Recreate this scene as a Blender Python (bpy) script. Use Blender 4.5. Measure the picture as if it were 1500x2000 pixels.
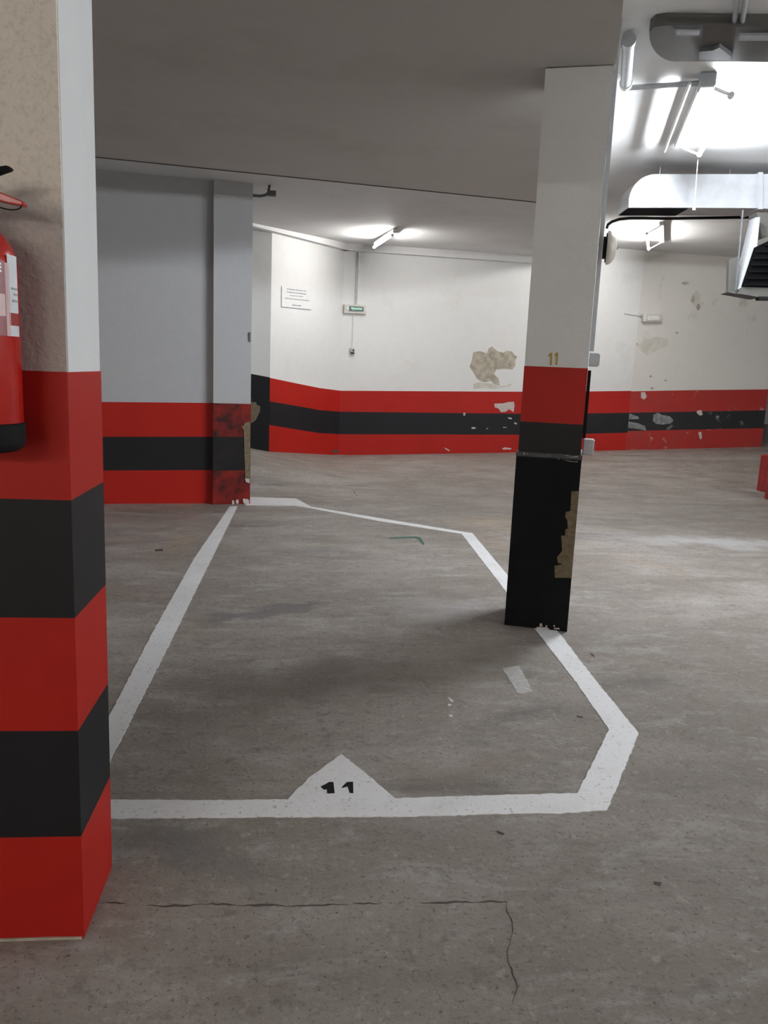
import bpy, bmesh, math, random
from mathutils import Vector, Matrix
random.seed(7)
for o in list(bpy.data.objects):
    bpy.data.objects.remove(o)
SC = bpy.context.scene
COL = SC.collection

# ---------------------------------------------------------------- camera
F, YAW, PITCH, ROLL, H = 1552.15, .10075202, .17914932, .04149889, 1.25
cy, sy = math.cos(YAW), math.sin(YAW)
FW = Vector((sy*math.cos(PITCH), cy*math.cos(PITCH), -math.sin(PITCH)))
r0 = Vector((cy, -sy, 0)); u0 = r0.cross(FW)
RT = r0*math.cos(ROLL) + u0*math.sin(ROLL)
UP = -r0*math.sin(ROLL) + u0*math.cos(ROLL)
O = Vector((0, 0, H))
cam = bpy.data.cameras.new('camera'); camo = bpy.data.objects.new('camera', cam); COL.objects.link(camo)
m = Matrix((RT, UP, -FW)).transposed().to_4x4(); m.translation = O
camo.matrix_world = m
cam.sensor_fit = 'VERTICAL'; cam.sensor_height = 36; cam.lens = F/2000*36; cam.clip_start = .02
SC.camera = camo
# ---------------------------------------------------------------- world, exposure
w = bpy.data.worlds.new('world'); SC.world = w; w.use_nodes = True
w.node_tree.nodes['Background'].inputs[0].default_value = (.02, .02, .02, 1)
w.node_tree.nodes['Background'].inputs[1].default_value = 0.2
vs = SC.view_settings
vs.view_transform = 'Standard'; vs.look = 'None'; vs.gamma = 1; vs.use_curve_mapping = False; vs.exposure = 0.0
SC.cycles.sample_clamp_indirect = 6
TUBE_COOL, TUBE_WARM, TUBE_FAR, TUBE_AISLE = 680, 810, 235, 1450      # tube radiance of the lamps

# ---------------------------------------------------------------- pixel helpers (1500 x 2000 frame)
def ray(x, y): return FW*F + RT*(x-750) + UP*(1000-y)
def atz(x, y, z=0.0):
    d = ray(x, y); return O + d*((z-H)/d.z)
def onp(x, y, P, n):
    d = ray(x, y); return O + d*((P-O).dot(n)/d.dot(n))
def wall_n(A, B):                                   # normal of the vertical plane through A and B, facing the camera
    d = B-A; n = Vector((d.y, -d.x, 0)).normalized()
    return n if n.dot(O-A) > 0 else -n
ANG = .334
DA = Vector((math.sin(ANG), math.cos(ANG), 0)); CA = Vector((math.cos(ANG), -math.sin(ANG), 0)); ZZ = Vector((0, 0, 1))

# ---------------------------------------------------------------- materials
def lin(c):
    return tuple((v/255/12.92 if v/255 <= .04045 else ((v/255+.055)/1.055)**2.4) for v in c)
class NT:
    def __init__(s, name):
        s.m = bpy.data.materials.new(name); s.m.use_nodes = True
        s.t = s.m.node_tree; s.b = s.t.nodes['Principled BSDF']
        s.co = s.n('ShaderNodeTexCoord').outputs['Object']
    def n(s, ty, **k):
        nd = s.t.nodes.new(ty)
        for a, v in k.items(): setattr(nd, a, v)
        return nd
    def l(s, a, b): s.t.links.new(a, b)
    def noise(s, scale, detail=4, rough=.55, stretch=None, dist=0):
        nd = s.n('ShaderNodeTexNoise'); nd.inputs['Scale'].default_value = scale
        nd.inputs['Detail'].default_value = detail; nd.inputs['Roughness'].default_value = rough; nd.inputs['Distortion'].default_value = dist
        if stretch:
            mp = s.n('ShaderNodeMapping'); mp.inputs['Scale'].default_value = stretch; s.l(s.co, mp.inputs[0]); s.l(mp.outputs[0], nd.inputs['Vector'])
        else: s.l(s.co, nd.inputs['Vector'])
        return nd.outputs['Fac']
    def ramp(s, fac, p0, c0, p1, c1):
        r = s.n('ShaderNodeValToRGB'); e = r.color_ramp.elements
        e[0].position = p0; e[1].position = p1
        e[0].color = (*c0, 1) if len(c0) == 3 else c0; e[1].color = (*c1, 1) if len(c1) == 3 else c1
        s.l(fac, r.inputs[0]); return r.outputs[0]
    def mix(s, fac, a, b, mode='MIX'):
        x = s.n('ShaderNodeMix', data_type='RGBA', blend_type=mode)
        for v, i in ((fac, 0), (a, 6), (b, 7)):
            if hasattr(v, 'links'): s.l(v, x.inputs[i])
            elif i == 0: x.inputs[0].default_value = v
            else: x.inputs[i].default_value = (*v, 1)
        return x.outputs[2]
    def bump(s, h, strength=.3, dist=.01, prev=None):
        b = s.n('ShaderNodeBump'); b.inputs['Strength'].default_value = strength; b.inputs['Distance'].default_value = dist
        s.l(h, b.inputs['Height'])
        if prev: s.l(prev, b.inputs['Normal'])
        return b.outputs[0]
    def done(s, col=None, rough=.6, nrm=None, metal=0, spec=None):
        if col is not None:
            if hasattr(col, 'links'): s.l(col, s.b.inputs['Base Color'])
            else: s.b.inputs['Base Color'].default_value = (*col, 1)
        if hasattr(rough, 'links'): s.l(rough, s.b.inputs['Roughness'])
        else: s.b.inputs['Roughness'].default_value = rough
        if nrm: s.l(nrm, s.b.inputs['Normal'])
        s.b.inputs['Metallic'].default_value = metal
        if spec is not None: s.b.inputs['Specular IOR Level'].default_value = spec
        return s.m
M = {}
def plain(name, col, rough=.55, metal=0, var=.12, scale=18, bump=.08, spec=.5):
    t = NT(name); f = t.noise(scale)
    c = t.ramp(f, .3, tuple(v*(1-var) for v in col), .7, tuple(min(1, v*(1+var)) for v in col))
    M[name] = t.done(c, rough, t.bump(t.noise(scale*6, 3), bump, .002), metal, spec)
def plaster(name, col, grime, lo=.56, hi=.78, bump=.25, fine=60, rough=.75, gscale=1.6):
    t = NT(name)
    c = t.mix(t.ramp(t.noise(gscale, 6, .6), lo, (0, 0, 0), hi, (1, 1, 1)), col, grime)
    c = t.mix(.25, c, t.ramp(t.noise(9, 4), .35, tuple(v*.9 for v in col), .65, col))
    nr = t.bump(t.noise(fine, 5, .65), bump, .004); nr = t.bump(t.noise(7, 3), .15, .02, nr)
    M[name] = t.done(c, rough, nr, spec=.3)
def paint(name, col, wear, lo=.66, hi=.72, wscale=9, rough=.5, dirt=None, amt=.35, bump=.12):
    t = NT(name)
    d = dirt or tuple(v*.55 for v in col)
    c = t.mix(t.ramp(t.noise(2.6, 6, .62), .45, (0, 0, 0), .8, (amt,)*3), col, d)
    c = t.mix(t.ramp(t.noise(wscale, 8, .7), lo, (0, 0, 0), hi, (1, 1, 1)), c, wear)
    M[name] = t.done(c, rough, t.bump(t.noise(70, 4), bump, .003), spec=.16)

RED, BLACK, WHITE = (.38, .014, .009), (.014, .014, .016), (.72, .72, .71)
plaster('wall_white', WHITE, (.60, .58, .53), .6, .85)
plaster('wall_stained', (.68, .66, .62), (.45, .42, .35), .62, .75, gscale=2.4)
plaster('pillar_white', (.70, .71, .71), (.60, .59, .56), .6, .85, bump=.3)
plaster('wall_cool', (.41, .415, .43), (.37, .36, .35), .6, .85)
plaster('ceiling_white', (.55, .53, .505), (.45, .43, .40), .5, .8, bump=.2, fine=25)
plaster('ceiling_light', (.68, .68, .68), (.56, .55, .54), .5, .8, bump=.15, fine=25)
paint('red_paint', RED, (.42, .09, .07), .74, .82)
paint('black_paint', BLACK, (.06, .06, .06), .74, .82)
paint('red_worn', (.36, .03, .025), (.5, .38, .34), .60, .72, 5, amt=.5, dirt=(.25, .06, .05))
paint('black_worn', (.022, .022, .024), (.26, .26, .27), .60, .70, 4)
paint('red_dirty', (.20, .016, .012), (.02, .012, .012), .42, .62, 5)
paint('black_dirty', (.014, .013, .014), (.03, .02, .018), .5, .7, 5)
plain('tan', (.15, .115, .07), .8, var=.3, scale=40, bump=.3)
plain('stain_tan', (.40, .36, .29), .85, var=.28, scale=14, bump=.3)
plain('stain_pale', (.58, .56, .50), .85, var=.1, scale=10, bump=.2)
plain('chip_pale', (.52, .45, .42), .8, var=.15, scale=30, bump=.3)
plain('chip_grey', (.20, .20, .21), .7, var=.4, scale=18, bump=.3)
plain('black_rubber', (.0055, .0058, .007), .6, var=.3, scale=6, bump=.1, spec=.1)
plain('black_tape', (.02, .02, .024), .25, var=.5, scale=50, bump=.8)
plain('plastic_grey', (.36, .38, .40), .45)
plain('plastic_dark', (.10, .105, .115), .5)
plain('plastic_white', (.70, .70, .68), .4)
plain('plastic_beige', (.55, .52, .47), .4)
plain('matt_black', (.006, .006, .007), .7, spec=.15)
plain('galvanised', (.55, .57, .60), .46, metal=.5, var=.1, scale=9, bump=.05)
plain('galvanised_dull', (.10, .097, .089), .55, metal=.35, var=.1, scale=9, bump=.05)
plain('duct_inside', (.010, .010, .012), .8, spec=.1)
plain('red_gloss', (.42, .012, .008), .22, var=.05, bump=.02)
plain('red_metal', (.30, .02, .02), .45, var=.25, scale=8)
plain('steel', (.5, .5, .5), .3, metal=.9)
plain('label_white', (.68, .70, .72), .4)
plain('label_pink', (.62, .42, .42), .4)
plain('label_maroon', (.22, .03, .035), .35)
plain('paper', (.70, .70, .70), .6, var=.03)
plain('ink', (.22, .22, .24), .6)
plain('gold_paint', (.36, .25, .05), .5, var=.2, scale=60)
plain('soot_black', (.002, .002, .0024), .8, spec=.05)
plain('green_sign', (.008, .07, .04), .3)
plain('green_pale', (.42, .66, .56), .35)
plain('green_mark', (.03, .12, .08), .7)
plain('crack_dirt', (.075, .064, .054), .9, var=.4, scale=60)
plain('faded_paint', (.42, .41, .39), .7, var=.2, scale=40, bump=.3)
plain('leaf_litter', (.07, .055, .045), .8)
plain('dead_tube', (.75, .76, .78), .3)
# white road paint with scuffs
t = NT('line_paint')
c = t.mix(t.ramp(t.noise(5, 7, .65), .50, (0, 0, 0), .78, (.55,)*3), (.80, .80, .81), (.60, .58, .56))
c = t.mix(t.ramp(t.noise(60, 4, .6), .60, (0, 0, 0), .70, (.8,)*3), c, (.38, .355, .33))
c = t.mix(t.ramp(t.noise(22, 6, .75), .60, (0, 0, 0), .72, (.6,)*3), c, (.46, .44, .42))
M['line_paint'] = t.done(c, .5, t.bump(t.noise(120, 4), .5, .003))
# concrete floor
t = NT('concrete')
c = t.ramp(t.noise(.55, 7, .62, dist=.6), .36, (.255, .220, .188), .66, (.43, .395, .362))
c = t.mix(t.ramp(t.noise(1.9, 8, .66, (.55, 1.5, 1), .5), .38, (.85,)*3, .60, (0, 0, 0)), c, (.245, .214, .184))
c = t.mix(t.ramp(t.noise(5, 8, .72, (.55, 1.3, 1), .4), .52, (0, 0, 0), .72, (.75,)*3), c, (.49, .47, .455))
c = t.mix(t.ramp(t.noise(1.1, 6, .62, (.45, 1.7, 1), 1.6), .58, (0, 0, 0), .70, (.75,)*3), c, (.15, .138, .132))
c = t.mix(t.ramp(t.noise(.8, 5, .6, (1, .7, 1), 1), .60, (0, 0, 0), .74, (.5,)*3), c, (.36, .27, .18))
c = t.mix(t.ramp(t.noise(17, 7, .75), .33, (.75,)*3, .47, (0, 0, 0)), c, (.175, .155, .135))
c = t.mix(t.ramp(t.noise(26, 7, .75), .55, (0, 0, 0), .70, (.7,)*3), c, (.50, .465, .43))
c = t.mix(t.ramp(t.noise(70, 5, .75), .34, (.9,)*3, .44, (0, 0, 0)), c, (.10, .088, .075))
c = t.mix(t.ramp(t.noise(95, 5, .75), .62, (0, 0, 0), .72, (.7,)*3), c, (.60, .57, .54))
def tone_patch(cur, px, py, rx, ry, ang, col_, amt, soft=.5):  # soft ellipse of colour: floor stains, also painted-in shadow and lamp reflections
    P = atz(px, py); mp = t.n('ShaderNodeMapping', vector_type='TEXTURE')
    mp.inputs['Location'].default_value = P; mp.inputs['Rotation'].default_value = (0, 0, ang); mp.inputs['Scale'].default_value = (rx, ry, 1)
    nz = t.n('ShaderNodeTexNoise'); nz.inputs['Scale'].default_value = 3.2; nz.inputs['Detail'].default_value = 7; nz.inputs['Roughness'].default_value = .65
    t.l(t.co, nz.inputs['Vector'])
    sb = t.n('ShaderNodeVectorMath', operation='SUBTRACT'); t.l(nz.outputs['Color'], sb.inputs[0]); sb.inputs[1].default_value = (.5, .5, .5)
    scv = t.n('ShaderNodeVectorMath', operation='SCALE'); t.l(sb.outputs[0], scv.inputs[0]); scv.inputs['Scale'].default_value = .7
    av = t.n('ShaderNodeVectorMath', operation='ADD'); t.l(t.co, av.inputs[0]); t.l(scv.outputs[0], av.inputs[1]); t.l(av.outputs[0], mp.inputs[0])
    ln = t.n('ShaderNodeVectorMath', operation='LENGTH'); t.l(mp.outputs[0], ln.inputs[0])
    return t.mix(t.ramp(ln.outputs['Value'], soft, (amt,)*3, 1.0, (0, 0, 0)), cur, col_)
c = tone_patch(c, 545, 1192, .42, .10, .35, (.15, .142, .145), .75)
c = tone_patch(c, 640, 1330, .62, .26, .15, (.15, .132, .108), .6, .3)  # brown oil stain with the pillar's cast shadow painted in
c = tone_patch(c, 620, 1075, .55, .16, -.1, (.19, .18, .175), .5, .2)
c = tone_patch(c, 960, 1300, .30, .25, .2, (.17, .15, .12), .5, .2)
c = tone_patch(c, 880, 1190, .40, .30, .3, (.47, .46, .465), .45, .2)  # pale bluish colour painted in for lamp reflection on the bay floor
c = tone_patch(c, 1400, 1060, 1.1, .22, -.1, (.60, .60, .61), .6, .2)  # reflective streaks on the aisle floor, painted as pale colour
c = tone_patch(c, 950, 1020, .5, .3, .2, (.42, .32, .21), .45, .2)
c = tone_patch(c, 330, 1660, .22, .12, 0, (.14, .138, .14), .55, .2)
c = tone_patch(c, 900, 1500, .35, .12, .4, (.24, .19, .14), .45, .2)
c = tone_patch(c, 1120, 985, 1.2, .5, 0, (.45, .40, .34), .4, .2)
nr = t.bump(t.noise(45, 7, .75), .7, .008); nr = t.bump(t.noise(3, 3), .15, .02, nr)
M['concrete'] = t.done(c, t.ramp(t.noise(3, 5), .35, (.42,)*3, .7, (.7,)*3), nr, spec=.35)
# bare rough plaster of the near pillar
t = NT('rough_plaster')
sep = t.n('ShaderNodeSeparateXYZ'); t.l(t.co, sep.inputs[0])
ad = t.n('ShaderNodeMath', operation='ADD'); t.l(sep.outputs[2], ad.inputs[0])
mu = t.n('ShaderNodeMath', operation='MULTIPLY'); t.l(t.noise(9, 6, .7), mu.inputs[0]); mu.inputs[1].default_value = .16; t.l(mu.outputs[0], ad.inputs[1])
c = t.ramp(ad.outputs[0], 0, (.50, .465, .44), 1, (.80, .745, .665))
rn = c.node; rn.color_ramp.elements[0].position = 0; rn.color_ramp.elements[1].position = 1
mr = t.n('ShaderNodeMapRange'); t.l(ad.outputs[0], mr.inputs[0]); mr.inputs[1].default_value = 1.585; mr.inputs[2].default_value = 1.64
t.l(mr.outputs[0], rn.inputs[0])
c = t.mix(t.ramp(t.noise(90, 5, .75), .38, (.22,)*3, .50, (0, 0, 0)), c, (.3, .275, .25))
vo = t.n('ShaderNodeTexVoronoi'); vo.inputs['Scale'].default_value = 70; t.l(t.co, vo.inputs['Vector'])
nr = t.bump(t.noise(80, 6, .7), .9, .006); nr = t.bump(vo.outputs['Distance'], .35, .004, nr)
M['rough_plaster'] = t.done(c, .85, nr, spec=.2)
def emit(name, col, s):
    t = NT(name); t.b.inputs['Base Color'].default_value = (.8, .8, .8, 1)
    t.b.inputs['Emission Color'].default_value = (*col, 1); t.b.inputs['Emission Strength'].default_value = s
    M[name] = t.m
emit('tube_cool', (.90, .95, 1.0), TUBE_COOL)
emit('tube_far', (1.0, .98, .95), TUBE_FAR)
emit('tube_warm', (1.0, .92, .82), TUBE_WARM)
emit('tube_aisle', (.92, .96, 1.0), TUBE_AISLE)

# ---------------------------------------------------------------- mesh helpers (world coordinates; parts are shifted to their parent)
class MB:
    def __init__(s): s.v, s.f = [], []
    def add(s, vs, fs):
        k = len(s.v); s.v += [Vector(p) for p in vs]; s.f += [tuple(i+k for i in q) for q in fs]; return s
    def prism(s, base, off):                       # polygon (list of points) extruded by vector off
        n = len(base); off = Vector(off)
        return s.add(list(base) + [p+off for p in base], [tuple(range(n)), tuple(range(2*n-1, n-1, -1))] + [(i, i+n, (i+1) % n+n, (i+1) % n) for i in range(n)])
    def box(s, c, ax, ay, az):                     # centre and three half-axis vectors
        c, ax, ay, az = Vector(c), Vector(ax), Vector(ay), Vector(az)
        b = [c-ax-ay-az, c+ax-ay-az, c+ax+ay-az, c-ax+ay-az]
        return s.prism(b, az*2)
    def tube(s, path, r, n=10, caps=True):
        path = [Vector(p) for p in path]; rings = []; prev = None
        for i, p in enumerate(path):
            d = ((path[min(i+1, len(path)-1)] - path[max(i-1, 0)])).normalized()
            if prev is None: a = d.orthogonal().normalized()
            else: a = (prev - d*prev.dot(d)).normalized()
            prev = a; b = d.cross(a); rr = r[i] if isinstance(r, (list, tuple)) else r
            rings.append([p + (a*math.cos(2*math.pi*k/n) + b*math.sin(2*math.pi*k/n))*rr for k in range(n)])
        vs = [p for q in rings for p in q]
        fs = [(i*n+k, i*n+(k+1) % n, (i+1)*n+(k+1) % n, (i+1)*n+k) for i in range(len(path)-1) for k in range(n)]
        if caps: fs += [tuple(range(n-1, -1, -1)), tuple(range((len(path)-1)*n, len(path)*n))]
        return s.add(vs, fs)
    def lathe(s, prof, base, axis=ZZ, n=28):       # prof: (radius, height) pairs along axis
        axis = Vector(axis).normalized(); a = axis.orthogonal().normalized(); b = axis.cross(a); base = Vector(base)
        vs = [base + axis*h + (a*math.cos(2*math.pi*k/n)+b*math.sin(2*math.pi*k/n))*max(r, .0004) for r, h in prof for k in range(n)]
        L = len(prof)
        fs = [(i*n+k, i*n+(k+1) % n, (i+1)*n+(k+1) % n, (i+1)*n+k) for i in range(L-1) for k in range(n)]
        fs += [tuple(range(n-1, -1, -1)), tuple(range((L-1)*n, L*n))]
        return s.add(vs, fs)
    def build(s, name, mat, parent=None, smooth=False, bevel=0):
        inv = absm(parent).inverted() if parent else Matrix()
        me = bpy.data.meshes.new(name)
        me.from_pydata([inv @ p for p in s.v], [], s.f); me.update()
        bm = bmesh.new(); bm.from_mesh(me); bmesh.ops.recalc_face_normals(bm, faces=bm.faces)
        if bevel: bmesh.ops.bevel(bm, geom=[e for e in bm.edges if e.calc_face_angle(0) > .6], offset=bevel, segments=2, affect='EDGES', profile=.6)
        bm.to_mesh(me); bm.free()
        me.materials.append(M[mat])
        if smooth:
            for p in me.polygons: p.use_smooth = True
            me.set_sharp_from_angle(angle=math.radians(40))
        o = bpy.data.objects.new(name, me); COL.objects.link(o); o.parent = parent
        return o
def absm(o):
    mt = Matrix()
    while o is not None: mt = o.matrix_basis @ mt; o = o.parent
    return mt
def tag(o, label=None, cat=None, group=None, kind=None):
    if label: o['label'] = label
    if cat: o['category'] = cat
    if group: o['group'] = group
    if kind: o['kind'] = kind
    return o
def thing(name, loc, label, cat, group=None):
    o = bpy.data.objects.new(name, None); COL.objects.link(o); o.location = loc; o.empty_display_size = .1
    return tag(o, label, cat, group)
def struct(o, label): o['kind'] = 'structure'; o['label'] = label; return o
def rough(pts, step=.04, amp=.004, closed=True):   # ragged outline between given world points
    out = []
    n = len(pts)
    for i in range(n):
        a, b = pts[i], pts[(i+1) % n]; k = max(1, int((b-a).length/step))
        for j in range(k):
            p = a.lerp(b, j/k)
            d = (b-a).normalized()
            if j: p = p + Vector((-d.y, d.x, 0))*random.uniform(-amp, amp) if abs(d.z) < .9 else p
            out.append(p)
    return out
def fpoly(pix, z=0.0): return [atz(x, y, z) for x, y in pix]
def ppoly(pix, P, n, off=.0): return [onp(x, y, P, n) + n*off for x, y in pix]
def plate(name, mat, pix, P, n, t=.003, parent=None, off=0.0):   # thin plate on a plane, outline from pixels
    return MB().prism(ppoly(pix, P, n, off), n*t).build(name, mat, parent)
def blobpix(cx, cy, rx, ry, n=16, rag=.3):
    out = []
    for i in range(n):
        a = 2*math.pi*i/n; k = 1+random.uniform(-rag, rag); out.append((cx+rx*k*math.cos(a), cy+ry*k*math.sin(a)))
    return out

# ================================================================= STRUCTURE
# far wall
A = atz(660, 889); D = Vector((7.09, 11.95, 0)); NB = wall_n(A, D)
def scaled(x, yb, yt, hgt=.92):
    P = atz(x, yb); d = ray(x, yt); k = math.hypot(P.x, P.y)/math.hypot(d.x, d.y); zt = H + d.z*k
    return O + (P-O)*(hgt/zt)
C0 = scaled(525, 882, 738); C = Vector((C0.x, C0.y, 0)); NC = wall_n(A, C)
E0 = scaled(491, 872, 730, .92); E = C + Vector((-.30, -.02, 0)); NE = wall_n(C, E)

def sm(x): x = max(0, min(1, x)); return x*x*(3-2*x)
KL = C0.z/max(.2, .45-C0.x)
def floor_z(x, y):
    z = 0
    if x < .45: z += KL*min(.45-x, 2.2)*sm((y-7.7)/1.6)
    if x > .45 and y > 8.2: z += .25*max(0, min(1.3, (x-.45)/6.6))*max(0, min(1.2, (y-8.2)/3.6))
    return z
mb = MB(); nx, ny = 84, 100; x0, x1, y0, y1 = -6.2, 12.2, -6.2, 17.2
mb.v = [Vector((x0+(x1-x0)*i/nx, y0+(y1-y0)*j/ny, 0)) for j in range(ny+1) for i in range(nx+1)]
for p in mb.v: p.z = floor_z(p.x, p.y)
mb.f = [(j*(nx+1)+i, j*(nx+1)+i+1, (j+1)*(nx+1)+i+1, (j+1)*(nx+1)+i) for j in range(ny) for i in range(nx)]
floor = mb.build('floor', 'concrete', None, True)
for p in floor.data.polygons:
    if p.normal.z < 0: p.flip()
struct(floor, 'stained grey concrete garage floor')
# floor joints
def joint(pix, wd=.006, gap=.35):
    pts = [atz(x, y) for x, y in pix]; fine = []
    for a, b in zip(pts, pts[1:]):
        k = max(2, int((b-a).length/.012)); fine += [a.lerp(b, j/k) for j in range(k)]
    fine.append(pts[-1]); mb = MB(); i = 0; jit = 0
    off = []
    for _ in fine:
        jit = jit*.8 + random.uniform(-.0032, .0032); off.append(jit)
    while i < len(fine)-3:
        n_ = random.randint(4, 16); j = min(i+n_, len(fine)-1); L, R = [], []
        for k in range(i, j+1):
            d = (fine[min(k+1, len(fine)-1)]-fine[max(k-1, 0)]).normalized(); q = Vector((-d.y, d.x, 0))
            tt = (k-i)/max(1, j-i); wv = wd*(.15+math.sin(math.pi*tt))*random.uniform(.35, .8)
            L.append(fine[k]+q*(off[k]+wv*.5)); R.append(fine[k]+q*(off[k]-wv*.5))
        mb.prism(L+R[::-1], ZZ*.0006)
        i = j + (random.randint(1, 9) if random.random() < gap else 0)
    mb.build('crack', 'crack_dirt', floor)
joint([(205, 1761), (320, 1766), (600, 1767), (820, 1765), (992, 1763)], .009, .4)
joint([(985, 1756), (996, 1800), (994, 1860), (1004, 1920), (1000, 2000)], .004, .9)
joint([(664, 921), (680, 945), (699, 970)], .014, .3)
joint([(200, 1752), (228, 1752)], .012, 0)

# wall segments: solid blocks along a plan line, top at ztop, with painted bands given by pixels
def wallblock(name, A_, B_, n, zt, mat, label, th=.18, zb=-.05):
    p = [Vector((q.x, q.y, zb)) for q in (A_, B_)]
    base = [p[0], p[1], p[1]-n*th, p[0]-n*th]
    return struct(MB().prism(base, ZZ*(zt-zb)).build(name, mat), label)
AD = (D-A).normalized()
split = onp(1222, 880, A, NB)
wb = wallblock('wall_back', A, split+AD*.002, NB, 3.6, 'wall_white', 'white back wall with red and black painted bands')
wr = wallblock('wall_back_right', split - NB*.012, onp(1487, 876, A, NB) - NB*.012, NB, 3.6, 'wall_stained', 'stained off-white back wall right of the numbered pillar')
wl2 = wallblock('wall_back_left', C, A, NC, 3.6, 'wall_white', 'short angled white wall carrying the notice sheet')
PR = split - NB*.012
RE = onp(1487, 876, A, NB) - NB*.012
def band(name, mat, top, bot, P, n, parent, ends=None, t=.003):
    rows = []
    for row in (top, bot):
        q = ppoly(row, P, n)
        if ends:
            for k, e_ in ((0, ends[0]), (-1, ends[1])):
                if e_ is not None: q[k] = Vector((e_.x, e_.y, q[k].z))
        rows.append(q)
    return MB().prism(rows[0] + rows[1][::-1], n*t).build(name, mat, parent)
xs = [660, 1005, 1110, 1224]
t0 = [(660, 763), (1005, 765), (1110, 765), (1224, 763)]; t1 = [(660, 804), (1005, 808), (1110, 808), (1224, 806)]
t2 = [(660, 848), (1005, 849), (1110, 848), (1224, 845)]; t3 = [(660, 893), (1005, 893), (1110, 891), (1224, 886)]
band('red_band', 'red_paint', t0, t1, A, NB, wb, (A, split)); band('black_band', 'black_paint', t1, t2, A, NB, wb, (A, split)); band('red_band', 'red_paint', t2, t3, A, NB, wb, (A, split))
t0 = [(1224, 764), (1350, 762), (1490, 760)]; t1 = [(1224, 806), (1350, 804), (1488, 801)]
t2 = [(1224, 842), (1350, 839), (1487, 836)]; t3 = [(1224, 884), (1350, 882), (1486, 880)]
band('red_band', 'red_worn', t0, t1, PR, NB, wr, (PR, RE)); band('black_band', 'black_worn', t1, t2, PR, NB, wr, (PR, RE)); band('red_band', 'red_worn', t2, t3, PR, NB, wr, (PR, RE))
t0 = [(525, 738), (580, 749), (625, 758), (660, 763)]; t1 = [(525, 784), (580, 793), (625, 801), (660, 804)]
t2 = [(525, 830), (580, 839), (625, 846), (660, 848)]; t3 = [(525, 886), (580, 891), (625, 895), (660, 895)]
band('red_band', 'red_paint', t0, t1, C, NC, wl2, (C, A)); band('black_band', 'black_paint', t1, t2, C, NC, wl2, (C, A)); band('red_band', 'red_paint', t2, t3, C, NC, wl2, (C, A))
# pilaster left of it, all black at its foot
wp = wallblock('wall_pilaster', E + (E-C).normalized()*.6, C, NE, 3.6, 'wall_white', 'pale pilaster with a black painted foot beside the notice wall')
ext = onp(470, 869, E, NE)
band('black_band', 'black_paint', [(425, 716), (490, 730), (525, 737)], [(425, 876), (490, 880), (525, 884)], E, NE, wp, (None, C))
plate('bare_patch', 'tan', [(484, 776), (491, 779), (490, 785), (500, 786), (502, 791), (508, 793), (508, 803), (504, 811), (500, 820), (492, 826), (484, 824)], E, NE, .003, wp, .004)

# left wall and its column
LA, LB = atz(207, 984), atz(415, 983)
LD = (LB-LA).normalized(); NL = wall_n(LA, LB)
LX = LA - LD*4.2
side = Vector((-.13, 1, 0))
LBx = LB + LD*.2
mbw = MB().prism([Vector((q.x, q.y, -.05)) for q in (LX, LBx, LBx+side*6, LX+side*6)], ZZ*3.65)
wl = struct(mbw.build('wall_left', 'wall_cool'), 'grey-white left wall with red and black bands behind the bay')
lx = -560
def ext_l(p, q):      # continue a band line to the left, hidden behind the near pillar
    k = (q[1]-p[1])/(q[0]-p[0]); return [(-100, p[1]-k*(p[0]+100)), p, q]
a0, a1, a2, a3 = ext_l((203, 785), (417, 787)), ext_l((203, 853), (417, 853)), ext_l((204, 919), (417, 918)), ext_l((207, 987), (417, 987))
band('red_band', 'red_paint', a0, a1, LA, NL, wl); band('black_band', 'black_paint', a1, a2, LA, NL, wl); band('red_band', 'red_paint', a2, a3, LA, NL, wl)
CL, CR = atz(416, 985.5), atz(487.5, 984)
NCo = wall_n(CL, CR)
col = thing('wall_column', (CL+CR)/2, 'white column with dirty red and black foot at the end of the left wall', 'column')
cb = [CL, CR, CR+Vector((-.085, 1, 0))*.45, CL+Vector((-.02, 1, 0))*.45]
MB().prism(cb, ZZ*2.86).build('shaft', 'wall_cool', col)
def zpx(x, y, P, n): return onp(x, y, P, n).z
zc = [zpx(450, 788, CL, NCo), zpx(450, 853, CL, NCo), zpx(450, 919, CL, NCo), 0.001]
for i, (nm, mt) in enumerate((('red_band', 'red_dirty'), ('black_band', 'black_dirty'), ('red_band', 'red_dirty'))):
    cc = sum(cb, Vector())/4
    q = [p + (p-cc).normalized()*.004 for p in cb]
    MB().prism([Vector((p.x, p.y, zc[i+1])) for p in q], ZZ*(zc[i]-zc[i+1])).build(nm, mt, col)
plate('torn_corner', 'tan', [(470, 832), (476, 832), (478, 826), (486, 823), (488.6, 826), (488, 900), (487.5, 937), (479, 936), (477, 880), (476, 840)], CL, NCo, .003, col, .006)
plate('paint_chip', 'chip_pale', [(478, 934), (487, 935), (487, 943), (480, 941)], CL, NCo, .003, col, .0095)
for cx_, cy_, a_, b_ in ((455, 981, 3, 5), (463, 979, 2.5, 5), (477, 978, 3, 5), (482, 980, 4, 6)):
    plate('paint_chip', 'chip_pale', blobpix(cx_, cy_, a_, b_, 9), CL, NCo, .002, col, .0095)
plate('wall_hook', 'plastic_dark', [(485.5, 650), (489, 648), (489, 668), (486.5, 667)], CL, NCo, .012, col)

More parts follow.
